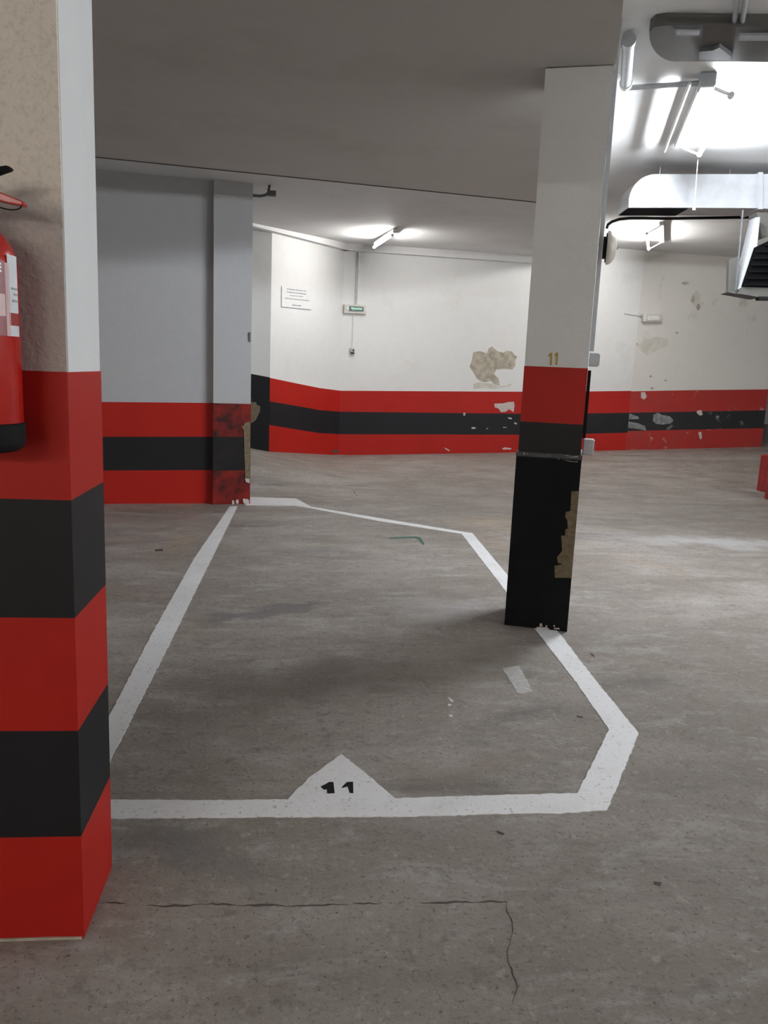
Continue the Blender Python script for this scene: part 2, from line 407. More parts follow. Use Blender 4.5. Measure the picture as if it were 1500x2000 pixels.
# other walls enclosing the garage
struct(MB().box((3, -6.1, 1.7), (9.3, 0, 0), (0, .1, 0), (0, 0, 1.75)).build('wall_front', 'wall_white'), 'white wall behind the viewer')
struct(MB().box((-6.1, 1, 1.7), (.1, 0, 0), (0, 7.1, 0), (0, 0, 1.75)).build('wall_far_left', 'wall_white'), 'white wall at the left end of the garage')
struct(MB().box((12.1, 5.5, 1.7), (.1, 0, 0), (0, 11.6, 0), (0, 0, 1.75)).build('wall_right', 'wall_white'), 'white wall at the right end of the garage')
struct(MB().box((9, 16.6, 1.7), (3.2, 0, 0), (0, .1, 0), (0, 0, 1.75)).build('wall_aisle_end', 'wall_white'), 'white wall closing the aisle past the back wall')
e1 = onp(1487, 876, A, NB) - NB*.23
struct(MB().prism([Vector((e1.x-.2, e1.y, -.05)), Vector((e1.x, e1.y, -.05)), Vector((e1.x, 16.6, -.05)), Vector((e1.x-.2, 16.6, -.05))], ZZ*3.6).build('wall_aisle_side', 'wall_white'), 'white side wall of the aisle past the back wall')

# numbered pillar base points
PL, PRc = atz(985, 1222), atz(1107, 1231)
PM = (PL+PRc)/2; hw = .1465
PW = CA*hw; PF = PM; NP = -DA                       # front face centre, normal
pr_corner = PM + PW
# ceilings: prisms with sloping undersides
EDGE = lambda y: pr_corner.x + .012 + (y-pr_corner.y)*math.tan(ANG)
def slab(name, pts, mat, label, top=3.7):
    n = len(pts); vs = [Vector(p) for p in pts] + [Vector((p[0], p[1], top)) for p in pts]
    fs = [tuple(range(n)), tuple(range(n, 2*n))] + [(i, (i+1) % n, (i+1) % n+n, i+n) for i in range(n)]
    return struct(MB().add(vs, fs).build(name, mat), label)
zs = lambda y: 2.60 + .021*(y-3.7)
k1, k2 = atz(190, 305, 2.66), atz(1040, 393, 2.67)
kd = (k2-k1)/(k2.x-k1.x)
kl = k1 + kd*(-6.2-k1.x)
# intersection of crack line with beam edge
yy = k2.y
for _ in range(20): yy = k1.y + kd.y*(EDGE(yy)-k1.x)
ke = Vector((EDGE(yy), yy, 0))
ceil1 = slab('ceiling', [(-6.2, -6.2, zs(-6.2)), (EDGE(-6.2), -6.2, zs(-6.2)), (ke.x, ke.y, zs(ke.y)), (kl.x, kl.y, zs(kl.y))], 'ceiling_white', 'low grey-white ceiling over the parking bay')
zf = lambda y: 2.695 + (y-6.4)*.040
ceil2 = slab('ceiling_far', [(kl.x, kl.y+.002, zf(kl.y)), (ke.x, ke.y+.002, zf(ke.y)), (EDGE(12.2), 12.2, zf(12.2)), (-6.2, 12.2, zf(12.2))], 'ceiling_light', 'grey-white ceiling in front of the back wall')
s1, s2 = atz(1200, 378, 2.82), atz(1490, 392, 2.82)
sd = (s2-s1)/(s2.x-s1.x)
yy = s1.y
for _ in range(20): yy = s1.y + sd.y*(EDGE(yy)-s1.x)
se = Vector((EDGE(yy)+.003, yy, 2.82)); sr = s1 + sd*(12.2-s1.x)
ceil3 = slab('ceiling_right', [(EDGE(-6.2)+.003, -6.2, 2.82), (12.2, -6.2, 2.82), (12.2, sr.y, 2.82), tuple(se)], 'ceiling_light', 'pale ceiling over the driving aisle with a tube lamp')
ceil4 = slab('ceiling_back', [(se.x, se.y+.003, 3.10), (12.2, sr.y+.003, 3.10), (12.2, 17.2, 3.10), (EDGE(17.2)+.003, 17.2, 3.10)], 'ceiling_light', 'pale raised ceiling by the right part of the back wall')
MB().prism([Vector((p.x, p.y, zs(p.y)-.004)) + q for p, q in ((kl, Vector((0, -.012, 0))), (ke, Vector((0, -.012, 0))), (ke, Vector((0, .006, 0))), (kl, Vector((0, .006, 0))))], ZZ*.003).build('joint', 'crack_dirt', ceil1)
struct(MB().prism([Vector((-6.2, -1.2, 2.25)), Vector((EDGE(-1.2), -1.2, 2.25)), Vector((EDGE(-.9), -.9, 2.25)), Vector((-6.2, -.9, 2.25))], ZZ*.3).build('trim_shade', 'ceiling_white'), 'added unseen beam behind the viewer, shading the upper left wall')  # unseen beam, added to block the rear lamps from the wall top
# down-stand along the top of the back wall
b0, b1 = onp(660, 486, A, NB), onp(1040, 520, A, NB)
def trim(nm, P, Q, n, zl, zh, dpt, label):
    p = [Vector((P.x, P.y, zl)), Vector((Q.x, Q.y, zl))]
    return struct(MB().prism([p[0], p[1], p[1]+n*dpt, p[0]+n*dpt], ZZ*(zh-zl)).build(nm, 'ceiling_light'), label)
zt1 = onp(690, 490, A, NB).z
trim('trim_1', A - AD*.04, Vector((EDGE(11.6), 11.6+.02, 0)), NB, zt1-.01, 3.0, .10, 'narrow down-stand beam along the top of the back wall')
zt2 = onp(530, 471, C, NC).z
trim('trim_2', C + (C-A).normalized()*.5, A, NC, zt1-.01, 3.0, .10, 'narrow down-stand beam along the top of the notice wall')

# ---- damage on the back wall
sc4 = lambda pts: [(700+x/4.167, 600+y/4.167) for x, y in pts]
plate('peeled_patch', 'stain_tan', sc4([(905, 485), (925, 425), (935, 365), (990, 358), (1045, 375), (1062, 335), (1085, 318), (1105, 335), (1130, 358), (1180, 370), (1205, 355), (1250, 360), (1270, 390), (1292, 400), (1278, 430), (1275, 480), (1250, 508), (1200, 500), (1120, 508), (1105, 545), (1140, 580), (1150, 640), (1100, 625), (1080, 600), (1030, 610), (1000, 605), (960, 575), (935, 530)]), A, NB, .002, wb)
plate('peeled_patch', 'stain_pale', sc4([(935, 622), (990, 610), (1090, 625), (1140, 645), (1210, 635), (1235, 620), (1248, 630), (1235, 645), (1150, 655), (1100, 668), (1050, 655), (935, 665)]), A, NB, .0015, wb)
plate('paint_chip', 'chip_pale', sc4([(1105, 785), (1180, 782), (1215, 772), (1265, 770), (1270, 800), (1262, 855), (1225, 830), (1200, 850), (1160, 855), (1140, 825), (1110, 815)]), A, NB, .002, wb, .003)
for pts in ([(855, 858), (870, 858), (868, 882), (853, 880)], [(920, 975), (955, 978), (950, 990), (922, 990)], [(1215, 895), (1245, 900), (1250, 912), (1222, 908)], [(1268, 935), (1292, 945), (1285, 955), (1268, 948)], [(695, 1142), (720, 1150), (745, 1165), (735, 1172), (712, 1158)], [(1168, 1148), (1195, 1140), (1245, 1148), (1240, 1158), (1175, 1158)], [(1040, 985), (1055, 985), (1053, 992), (1041, 992)], [(1175, 975), (1205, 975), (1205, 980), (1178, 981)]):
    plate('paint_chip', 'chip_pale', sc4(pts), A, NB, .002, wb, .003)
plate('scorch_mark', 'crack_dirt', [(648, 880), (655, 878), (664, 879), (662, 883), (650, 884)], C, NC, .001, wl2, .003)
sc3 = lambda pts: [(1120+x/3.947, 600+y/3.947) for x, y in pts]
for nm, mt, pts in (('paint_chip', 'chip_grey', [(290, 905), (370, 890), (420, 880), (500, 895), (550, 915), (560, 950), (530, 945), (470, 935), (420, 930), (380, 950), (300, 945)]),
                    ('paint_chip', 'chip_grey', [(270, 840), (330, 825), (440, 822), (500, 845), (505, 862), (440, 865), (330, 868)]),
                    ('paint_chip', 'chip_grey', [(615, 830), (650, 812), (680, 830), (740, 840), (770, 870), (750, 895), (690, 905), (640, 900), (612, 880)]),
                    ('paint_chip', 'chip_pale', [(950, 800), (985, 792), (995, 830), (970, 835), (950, 815)]),
                    ('paint_chip', 'chip_pale', [(520, 655), (550, 655), (565, 690), (545, 712), (520, 700)]),
                    ('paint_chip', 'chip_pale', [(960, 965), (985, 960), (990, 1010), (975, 1020)]),
                    ('paint_chip', 'chip_grey', [(1095, 835), (1120, 838), (1118, 850), (1098, 848)]),
                    ('tone_patch', 'stain_pale', [(540, 250), (640, 225), (730, 245), (725, 300), (650, 330), (570, 370), (530, 340), (480, 290), (520, 280)])):
    plate(nm, mt, sc3(pts), PR, NB, .002, wr, .0032 if nm != 'tone_patch' else 0)
for cx_, cy_, a_, b_, mt in ((1338, 553, 8, 3, 'stain_tan'), (1361, 585, 8, 17, 'stain_pale'), (1192, 612, 5, 6, 'stain_tan'), (1364, 600, 4, 6, 'stain_tan'), (1353, 585, 3, 8, 'stain_tan'), (1322, 650, 3, 2, 'stain_tan'), (1270, 735, 3, 2, 'stain_tan'), (1300, 743, 3, 2, 'stain_tan'), (1262, 666, 4, 3, 'stain_tan'), (1243, 672, 4, 2, 'stain_tan'), (1178, 725, 2, 4, 'stain_tan'), (1273, 758, 3, 3, 'stain_tan')):
    plate('tone_patch', mt, blobpix(cx_, cy_, a_, b_, 12), PR, NB, .001, wr, .0008 if mt == 'stain_tan' else .0002)

# ================================================================= PILLARS
# near pillar at the left
N1, N2 = atz(165, 1832), atz(217, 1694)
nxr = (N1.x+N2.x)/2; nyf, nyb = N1.y, N2.y
near = thing('pillar', (nxr-.2, (nyf+nyb)/2, 0), 'near white pillar with five red and black bands behind the fire extinguisher', 'pillar')
FP, FN = Vector((nxr, nyf, 0)), Vector((0, -1, 0))
zl = [zpx(133, 727, FP, FN), zpx(140, 977, FP, FN), zpx(145, 1207, FP, FN), zpx(150, 1427, FP, FN), zpx(157, 1633, FP, FN), 0.001]
wd = .42
cx_, cy_ = nxr-wd/2, (nyf+nyb)/2
ztop = zs(cy_) - .003
MB().box((cx_, cy_+.006, ztop/2), (wd/2-.001, 0, 0), (0, (nyb-nyf)/2-.006, 0), (0, 0, ztop/2)).build('shaft', 'pillar_white', near)
MB().box((cx_, nyf+.004, (zl[0]+ztop)/2), (wd/2-.0005, 0, 0), (0, .004, 0), (0, 0, (ztop-zl[0])/2)).build('plaster_face', 'rough_plaster', near)
for i in range(5):
    b = MB().box((cx_, cy_, (zl[i]+zl[i+1])/2), (wd/2+.001, 0, 0), (0, (nyb-nyf)/2+.001, 0), (0, 0, (zl[i]-zl[i+1])/2))
    b.build('red_band' if i % 2 == 0 else 'black_band', 'red_paint' if i % 2 == 0 else 'black_paint', near)
plate('plinth_chip', 'stain_tan', [(0, 1842), (90, 1835), (160, 1834), (160, 1828), (90, 1829), (0, 1832)], FP, FN, .003, near, .001)

# numbered pillar
pil = thing('pillar', PM + DA*.15, 'white pillar numbered 11 with a red band and black padded foot', 'pillar')
def prect(z0, z1, e=0.0, d=.30):
    a = PM - CA*(hw+e) - DA*e; b = PM + CA*(hw+e) - DA*e
    q = [a, b, b+DA*(d+2*e), a+DA*(d+2*e)]
    return MB().prism([Vector((p.x, p.y, z0)) for p in q], ZZ*(z1-z0))
zr0, zr1 = zpx(1085, 717, PM, NP), zpx(1075, 826, PM, NP); zw = zpx(1068, 890, PM, NP)
pt = zs(PM.y) - .004
prect(zr0, pt).build('shaft', 'pillar_white', pil)
prect(zr1, zr0, .001).build('red_band', 'red_paint', pil)
prect(zw, zr1, .0012).build('black_band', 'black_paint', pil)
prect(.001, zw-.004, .008).build('foot_padding', 'black_rubber', pil)
prect(zw-.012, zw+.014, .010).build('tape', 'black_tape', pil, bevel=.004)
P8, o8 = PM - DA*.008, .0008
tpx = [(960+x/5, 860+y/5) for x, y in [(780, 500), (873, 495), (865, 680), (845, 900), (830, 1080), (808, 1345), (620, 1340), (615, 1225), (700, 1210), (650, 1195), (640, 1140), (690, 1080), (680, 930), (720, 930), (720, 870), (745, 860), (740, 780), (720, 750), (725, 700), (770, 690)]]
tq = []
for p in ppoly(tpx, P8, NP, o8):
    d_ = (p-PM).dot(CA); tq.append(p - CA*max(0, d_-(hw+.0085)))
MB().prism(tq, NP*.002).build('torn_patch', 'tan', pil)
for pts in ([(470, 1790), (490, 1785), (500, 1815), (470, 1820)], [(440, 1822), (540, 1826), (570, 1845), (440, 1838)], [(605, 1805), (620, 1805), (618, 1820), (606, 1818)], [(608, 1832), (660, 1830), (665, 1846), (612, 1843)], [(526, 1808), (545, 1806), (543, 1820), (528, 1822)]):
    plate('paint_chip', 'chip_pale', [(960+x/5, 860+y/5) for x, y in pts], P8, NP, .002, pil, o8)
P10 = PM - DA*.010
for pts in ([(715, 140), (755, 145), (745, 155)], [(650, 178), (665, 180), (660, 192)], [(760, 160), (850, 155), (845, 165), (780, 170)], [(690, 185), (800, 205), (845, 205), (840, 215), (760, 208)], [(310, 120), (325, 120), (322, 140), (312, 140)], [(345, 118), (352, 118), (352, 140), (346, 140)]):
    plate('tape_crease', 'chip_grey', [(960+x/5, 860+y/5) for x, y in pts], P10, NP, .002, pil, .001)
g = lambda pts: [(960+x/6.25, 640+y/6.25) for x, y in pts]
plate('number', 'gold_paint', g([(688, 340), (720, 305), (742, 308), (738, 455), (712, 462), (714, 345), (694, 358)]), PM, NP, .0012, pil)
plate('number', 'gold_paint', g([(768, 335), (790, 303), (815, 305), (810, 380), (802, 455), (778, 452), (784, 340), (770, 350)]), PM, NP, .0012, pil)

# ================================================================= FLOOR MARKINGS
mk = thing('bay_marking', atz(667, 1560), 'white painted outline of parking bay 11 on the floor', 'floor marking')
def mark(name, pix, mat='line_paint', z=.0022, parent=mk, step=.014, amp=.0022):
    pts = [atz(x, y) for x, y in pix]
    return MB().prism(rough(pts, step, amp), ZZ*z).build(name, mat, parent)
mark('side_line', [(449, 989), (464, 989), (330, 1260), (218, 1481), (170, 1570), (120, 1570), (217, 1392), (300, 1232), (380, 1090)])
mark('front_line', [(120, 1562), (217, 1563), (400, 1564), (562, 1562), (770, 1560), (1000, 1553), (1128, 1550), (1100, 1590), (1000, 1590), (800, 1596), (500, 1597), (217, 1600), (120, 1601)])
mark('triangle', [(562, 1562), (600, 1523), (667, 1474), (725, 1520), (772, 1562), (772, 1596), (562, 1597)], z=.0026)
mark('corner_line', [(1128, 1550), (1188, 1428), (1247, 1435), (1186, 1583), (1090, 1590)], z=.0024)
mark('side_line', [(1188, 1430), (1187, 1422), (1130, 1340), (1053, 1240), (900, 1041), (922, 1041), (990, 1122), (1095, 1240), (1160, 1325), (1247, 1432), (1240, 1440)], z=.0020)
mark('back_line', [(900, 1043), (740, 1018), (600, 992), (575, 988), (480, 987), (480, 973), (490, 971), (578, 974), (608, 990), (740, 1012), (918, 1041)], z=.0023)
tp = lambda pts: [(500+x/4.167, 1420+y/4.167) for x, y in pts]
def flatm(name, mat, pix, parent, z0, t=.001):
    return MB().prism([atz(x, y)+ZZ*z0 for x, y in pix], ZZ*t).build(name, mat, parent)
flatm('number', 'matt_black', tp([(526, 492), (545, 482), (560, 475), (595, 455), (630, 455), (640, 545), (580, 547), (574, 510), (562, 518), (545, 512)]), mk, .0024)
flatm('number', 'matt_black', tp([(697, 498), (715, 478), (740, 455), (790, 453), (792, 545), (762, 543), (745, 490), (705, 502)]), mk, .0024)
def fmark(name, mat, pix, label, z=.0012, cat='floor marking'):
    pts = [atz(x, y) for x, y in pix]; c = sum(pts, Vector())/len(pts)
    o = thing(name, c, label, cat)
    MB().prism(rough(pts, .02, .003) if cat == 'floor marking' else pts, ZZ*z).build('paint' if cat == 'floor marking' else 'flake', mat, o); return o
fmark('paint_mark', 'faded_paint', [(981, 1306), (1014, 1300), (1041, 1352), (1012, 1355)], 'short faded white paint dash inside the bay near the numbered pillar')
fmark('paint_mark', 'green_mark', [(759, 1050), (812, 1048), (822, 1050), (829, 1063), (826, 1064), (816, 1053), (808, 1051), (760, 1052)], 'thin green bent paint line near the back of the bay')
for i, (pts, lab, mt) in enumerate(((([(873, 1361), (884, 1367), (886, 1373), (880, 1370)]), 'curved white plastic scrap on the bay floor', 'paper'),
        ([(875, 1375), (882, 1376), (881, 1379), (875, 1379)], 'small white plastic flake below the curved scrap', 'paper'),
        ([(877, 1396), (884, 1397), (884, 1401), (878, 1400)], 'tiny white flake lying alone nearest the bay number', 'paper'),
        ([(1126, 1398), (1138, 1400), (1138, 1402), (1127, 1401)], 'dark twig on the floor inside the bay corner', 'leaf_litter'),
        ([(1153, 1275), (1160, 1279), (1162, 1284), (1155, 1280)], 'dark leaf scrap just outside the bay line by the pillar', 'leaf_litter'),
        ([(302, 1073), (318, 1072), (319, 1076), (303, 1077)], 'dark scrap left of the bay side line', 'leaf_litter'),
        ([(970, 1622), (985, 1628), (984, 1631), (971, 1626)], 'dark chip on the floor in front of the bay line', 'leaf_litter'),
        ([(1276, 1722), (1292, 1724), (1290, 1730), (1278, 1728)], 'dark leaf fragment on the open floor at lower right', 'leaf_litter'))):
    fmark('litter_scrap', mt, pts, lab, .0012, 'litter')

# ================================================================= LAMPS
def lamp(P, Q, mat, zc_, label, side=0, rods=True, side2=None):
    P, Q = Vector(P), Vector(Q); d = (Q-P); L = d.length; d.normalize(); q = Vector((d.y, -d.x, 0)).normalized()
    mid = (P+Q)/2
    o = thing('tube_lamp', Vector((mid.x, mid.y, zc_-.001)), label, 'lamp', 'fluorescent tube lamps on the ceiling')
    MB().tube([P + d*.02, Q - d*.02], .013, 12).build('tube', mat, o, True)
    bc = mid + q*side
    MB().box(Vector((bc.x, bc.y, zc_-.022)), d*(L/2+.03), q*.028, ZZ*.0205).build('batten', 'plastic_white', o, bevel=.004)
    for e, s_ in ((P, 1), (Q, -1)):
        MB().tube([e - d*s_*.012, e + d*s_*.022], .0165, 12).build('end_cap', 'plastic_white', o, True)
        t_ = Vector((e.x, e.y, 0)) + q*side
        MB().add(*bracket(e, Vector((t_.x, t_.y, zc_-.04)), d, .012)).build('lamp_holder', 'plastic_white', o)
    return o, d, q
def bracket(a, b, d, w_):
    a, b = Vector(a), Vector(b); x = d*w_
    k = d.cross(b-a).normalized()*.006
    v = [a-x-k, a+x-k, b+x-k, b-x-k, a-x+k, a+x+k, b+x+k, b-x+k]
    return v, [(0, 1, 2, 3), (7, 6, 5, 4), (0, 4, 5, 1), (1, 5, 6, 2), (2, 6, 7, 3), (3, 7, 4, 0)]
LZ = 2.725
l1a, l1b = atz(1428, 186, LZ), atz(1365, 303, LZ)
lp1, d1, q1 = lamp(l1a, l1b, 'tube_cool', 2.82, 'bright tube lamp nearest the viewer on the aisle ceiling', side=-.13)
if q1.x < 0: pass
# a dead second tube and its thin rail on the left of the fitting
mid1 = (l1a+l1b)/2
MB().tube([Vector((p.x, p.y, 2.775)) + q1*(-.215) for p in (l1a-d1*.05, l1b+d1*.08)], .009, 8).build('rail', 'plastic_white', lp1, True)
# pull cord with its end weight in front of the duct
cord = thing('pull_cord', l1b + d1*.03 + ZZ*(-.02), 'thin white cord hanging from the near lamp in front of the duct', 'cord')
ca = l1b + d1*.03 - ZZ*.02; cbm = onp(1356, 402, ca, -DA)
MB().tube([ca, ca.lerp(cbm, .5), cbm], .0022, 6).build('cord', 'plastic_white', cord)
MB().lathe([(.002, .03), (.008, .02), (.011, .004), (.007, 0)], cbm - ZZ*.03, ZZ, 10).build('weight', 'plastic_white', cord, True)
l2a, l2b = atz(730, 483, 2.74), atz(766, 459, 2.74)
lp2, _, _ = lamp(l2a, l2b, 'tube_far', zf((l2a.y+l2b.y)/2)-.03, 'lit tube lamp on the far ceiling above the exit sign', side=-.03)
l3a, l3b = atz(1267, 487, 2.97), atz(1263, 456, 2.97)
l3b = l3a + (l3b-l3a).normalized()*1.25
lp3, _, _ = lamp(l3a, l3b, 'tube_far', 3.10, 'far tube lamp on the raised ceiling behind the duct', side=-.16)

# ================================================================= CONDUITS
def conduit(name, paths, r, mat, label, cat='conduit', n=8):
    o = thing(name, Vector(paths[0][1][0]), label, cat)
    for nm, p, rr in paths: MB().tube(p, rr or r, n).build(nm, mat, o, True)
    return o
cz = 2.79
j0, j1 = atz(1223, 172, cz), atz(1370, 162, cz)
cdt = conduit('ceiling_conduit', [('pipe', [j0, j1], None)], .014, 'plastic_grey', 'grey conduit crossing the aisle ceiling to the near lamp')
c_ = atz(1381, 160, 2.785)
MB().box(c_, CA*.04, DA*.05, ZZ*.033).build('junction_box', 'plastic_grey', lp1, bevel=.005)
MB().box(c_-ZZ*.036, CA*.034, DA*.043, ZZ*.004).build('box_lid', 'plastic_white', lp1)
g0, g1 = atz(1228, 78, 2.775), atz(1222, 165, 2.775)
pp = conduit('ceiling_pipe', [('pipe', [g0, g1], None)], .028, 'plastic_grey', 'short thick grey pipe along the beam beside the numbered pillar', 'pipe', 14)
MB().tube([g0-DA*.006, g0+DA*.05], .033, 14).build('collar', 'plastic_grey', pp, True)
MB().tube([g1-DA*.03, g1+DA*.006], .033, 14).build('collar', 'plastic_white', pp, True)
# trunking down the right face of the pillar
def rface(t_, z, out): return PM + CA*(hw+out) + DA*t_ + ZZ*z
zb1 = zpx(1160, 703, rface(.1, 0, .02), NP); zb2 = zpx(1145, 872, rface(.1, 0, .02), NP)
tr = thing('pillar_trunking', rface(.1, 0, .02), 'thin grey cable trunking on the right side of the numbered pillar', 'conduit')
MB().prism([rface(.08, zb1+.04, .002), rface(.08, zb1+.04, .022), rface(.105, zb1+.04, .022), rface(.105, zb1+.04, .002)], ZZ*(2.81-zb1-.04)).build('channel', 'plastic_grey', tr)
tr.location = rface(.1, zb1+.04, .02); 
for ch in tr.children:
    for v in ch.data.vertices: v.co -= Vector((0, 0, zb1+.04))
MB().prism([rface(.085, zb2+.04, .0025), rface(.085, zb2+.04, .018), rface(.10, zb2+.04, .018), rface(.10, zb2+.04, .0025)], ZZ*(zb1-zb2-.09)).build('lower_channel', 'matt_black', tr)
def sidebox(zc_, h_, o_, label, e):
    o = thing('switch_box', rface(.1, zc_, o_/2), label, 'box')
    MB().box(rface(.095, zc_, o_/2+e), CA*(o_/2-.001), DA*.035, ZZ*(h_/2)).build('body', 'plastic_grey', o, bevel=.004)
    MB().box(rface(.095, zc_, o_+e), CA*.003, DA*.029, ZZ*(h_/2-.006)).build('cover', 'plastic_grey', o)
sidebox(zb1, .062, .046, 'upper grey switch box on the pillar just above the red band', .003)
sidebox(zb2, .076, .050, 'lower grey box on the pillar foot near the padding', .0095)
# alarm bell
zbell = zpx(1186, 484, rface(.1, 0, .03), NP)
be = thing('alarm_bell', rface(.1, zbell, 0), 'round beige alarm bell high on the right side of the numbered pillar', 'alarm bell')
MB().lathe([(.05, .023), (.05, .034), (.066, .035), (.066, .04)], rface(.10, zbell, 0), CA, 20).build('mounting', 'matt_black', be, True)
MB().lathe([(.074, .04), (.076, .045), (.074, .055), (.066, .066), (.05, .077), (.028, .083), (.01, .085)], rface(.10, zbell, 0), CA, 32).build('gong', 'plastic_beige', be, True)
MB().lathe([(.009, .084), (.009, .09), (.004, .092)], rface(.10, zbell, 0), CA, 10).build('bolt', 'steel', be, True)

# pipe under the ceiling over the left column
zp = 2.62
P_ = atz(500, 383, 2.63)
bp = thing('bent_pipe', atz(532, 365, 2.66), 'small bent grey pipe hanging from the ceiling by the left column', 'pipe')
kk = P_ ; nrm = Vector((0, -1, 0))
q_ = [onp(x, y, kk, nrm) for x, y in ((485, 381), (508, 383), (519, 381), (524, 376), (528, 352), (533, 349), (545, 350))]
MB().tube(q_, .012, 8).build('pipe', 'plastic_dark', bp, True)
r_ = onp(531, 378, kk, nrm)
MB().box(r_, (.035, 0, 0), (0, .025, 0), (0, 0, .022)).build('clip', 'plastic_dark', bp, bevel=.005)

# ================================================================= BACK-WALL FITTINGS
# conduit to the exit sign
ec = thing('wall_conduit', onp(697, 592, A, NB), 'pale vertical conduit running down to the exit sign', 'conduit')
for x_, w__, mt in ((694, 2.0, 'plastic_grey'), (699, 3.4, 'plastic_white')):
    a_, b_ = onp(x_+3, 493, A, NB), onp(x_, 594, A, NB)
    MB().prism([b_-AD*.008*w__/2, b_+AD*.008*w__/2, b_+AD*.008*w__/2+NB*.02, b_-AD*.008*w__/2+NB*.02], Vector((a_.x, a_.y, a_.z))-b_).build('channel', mt, ec)
ex = thing('exit_sign', onp(693, 604, A, NB), 'green illuminated exit sign in a beige housing on the back wall', 'exit sign')
def wbox(name, mat, pix, P, n, o0, t_, parent, bevel=0):
    return MB().prism(ppoly(pix, P, n, o0), n*t_).build(name, mat, parent, bevel=bevel)
wbox('housing', 'plastic_beige', [(671, 594), (714, 597), (714, 614), (671, 612)], A, NB, .001, .05, ex, .006)
expn = wbox('panel', 'green_sign', [(681, 598), (709, 600), (709, 609), (681, 608)], A, NB, .052, .006, ex)
wbox('arrow', 'green_pale', [(683, 602), (688, 599.6), (688, 601.2), (706, 602.4), (706, 605.6), (689, 605), (690, 607)], A, NB, .0582, .002, expn)
wbox('lens', 'label_white', [(676, 599), (680, 599.3), (680, 606), (676, 605.6)], A, NB, .052, .006, ex)
sw = thing('switch', onp(688, 686, A, NB), 'small grey push switch on a thin cord below the exit sign', 'switch')
swb = wbox('body', 'plastic_grey', [(683, 680), (692, 680.5), (692, 692), (683, 691.5)], A, NB, .001, .04, sw, .004)
wbox('button', 'matt_black', [(688, 683), (690.5, 683), (690.5, 686), (688, 686)], A, NB, .042, .006, swb)
wbox('slot', 'matt_black', [(684, 688), (691, 688.5), (691, 691), (684, 690.6)], A, NB, .042, .003, swb)
wc = thing('pendant_flex', onp(690, 615, A, NB), 'thin white cord between the exit sign and the switch', 'cord')
MB().tube([onp(690, 615.5, A, NB)+NB*.012, onp(688, 679, A, NB)+NB*.012], .007, 6).build('cord', 'plastic_white', wc)
# notice sheet
no = thing('notice_sheet', onp(577, 603, C, NC), 'white printed notice sheet fixed to the angled back wall', 'notice')
shp = wbox('sheet', 'paper', [(549, 559), (607, 563), (607, 605), (548.5, 599)], C, NC, .001, .004, no)
wbox('edge', 'ink', [(548.5, 598.6), (607, 604.6), (607, 605.6), (548.5, 599.8)], C, NC, .0055, .002, no)
wbox('edge', 'ink', [(549, 559), (549.8, 559), (549.4, 599), (548.6, 599)], C, NC, .0055, .002, no)
for xa, xb, y_, sl, h_ in ((560, 599, 563.6, .12, 1.5), (560, 599, 569.3, .12, 1.8), (565, 593, 576.4, .09, 1.3), (555, 603, 581.5, .11, 1.5), (570, 588, 594.8, .1, 1.9)):
    x_ = xa; ki = 0
    while x_ < xb-1:
        w__ = min(random.choice((2.2, 3.6, 5.2)), xb-x_); yA = y_+(x_-xa)*sl; yB = y_+(x_+w__-xa)*sl
        wbox('text', 'ink', [(x_, yA), (x_+w__, yB), (x_+w__, yB+h_), (x_, yA+h_)], C, NC, .0055, .001, shp); x_ += w__+.9
# emergency light with cable on the right back wall
el = thing('emergency_light', onp(1270, 622, PR, NB), 'small beige emergency light on the stained wall right of the pillar', 'light')
wbox('housing', 'plastic_beige', [(1252, 614), (1288, 615), (1288, 629), (1252, 629)], PR, NB, .001, .06, el, .006)
wbox('diffuser', 'plastic_white', [(1260, 617), (1284, 618), (1284, 626), (1260, 626)], PR, NB, .062, .01, el, .003)
wbox('end_cap', 'plastic_white', [(1253, 614.5), (1258, 614.5), (1258, 628), (1253, 628)], PR, NB, .062, .004, el)
MB().tube([onp(1218, 613, PR, NB)+NB*.01, onp(1235, 616, PR, NB)+NB*.01, onp(1252, 618, PR, NB)+NB*.01], .009, 6).build('cable', 'plastic_grey', el, True)

# ================================================================= DUCTS
# galvanised duct with a downturned rounded end
dB = l1b + DA*.55; DP = Vector((dB.x, dB.y, 0)); dn = -Vector((.12, 1, 0)).normalized(); dd = Vector((-dn.y, dn.x, 0))
if dd.x < 0: dd = -dd
du = thing('air_duct', onp(1360, 405, DP, dn), 'shiny galvanised air duct with rounded end hanging under the aisle ceiling', 'duct')
arc = [(1228, 405)] + [(1282-54*math.cos(a_), 397-57*math.sin(a_)) for a_ in [math.pi/2*i/9 for i in range(10)]]
face = ppoly(arc + [(1484, 340), (1484, 406.5)], DP, dn)
dep = .30
MB().prism(face, -dn*dep).build('body', 'galvanised', du)
zbt = face[0].z
# opening and under-seam
fb = [onp(1229, 405.5, DP, dn), onp(1345, 406, DP, dn)]
MB().prism([fb[0]-dn*.012-ZZ*.004, fb[1]-dn*.012-ZZ*.004, fb[1]-dn*(dep-.012)-ZZ*.004, fb[0]-dn*(dep-.012)-ZZ*.004], ZZ*.003).build('opening', 'duct_inside', du)
fl = ppoly([(1480, 337), (1489, 337), (1489, 409), (1480, 409)], DP, dn, .012)
MB().prism(fl, -dn*(dep+.024)).build('flange', 'galvanised', du)
f2 = ppoly([(1489, 340), (1560, 338), (2000, 332), (2000, 425), (1560, 412), (1489, 407)], DP, dn)
MB().prism(f2, -dn*dep).build('elbow', 'galvanised', du)
for xx in (1300, 1440):
    tpt = onp(xx, 341, DP, dn) - dn*.15
    MB().tube([tpt, Vector((tpt.x, tpt.y, 2.819))], .004, 6).build('hanger_rod', 'steel', du)
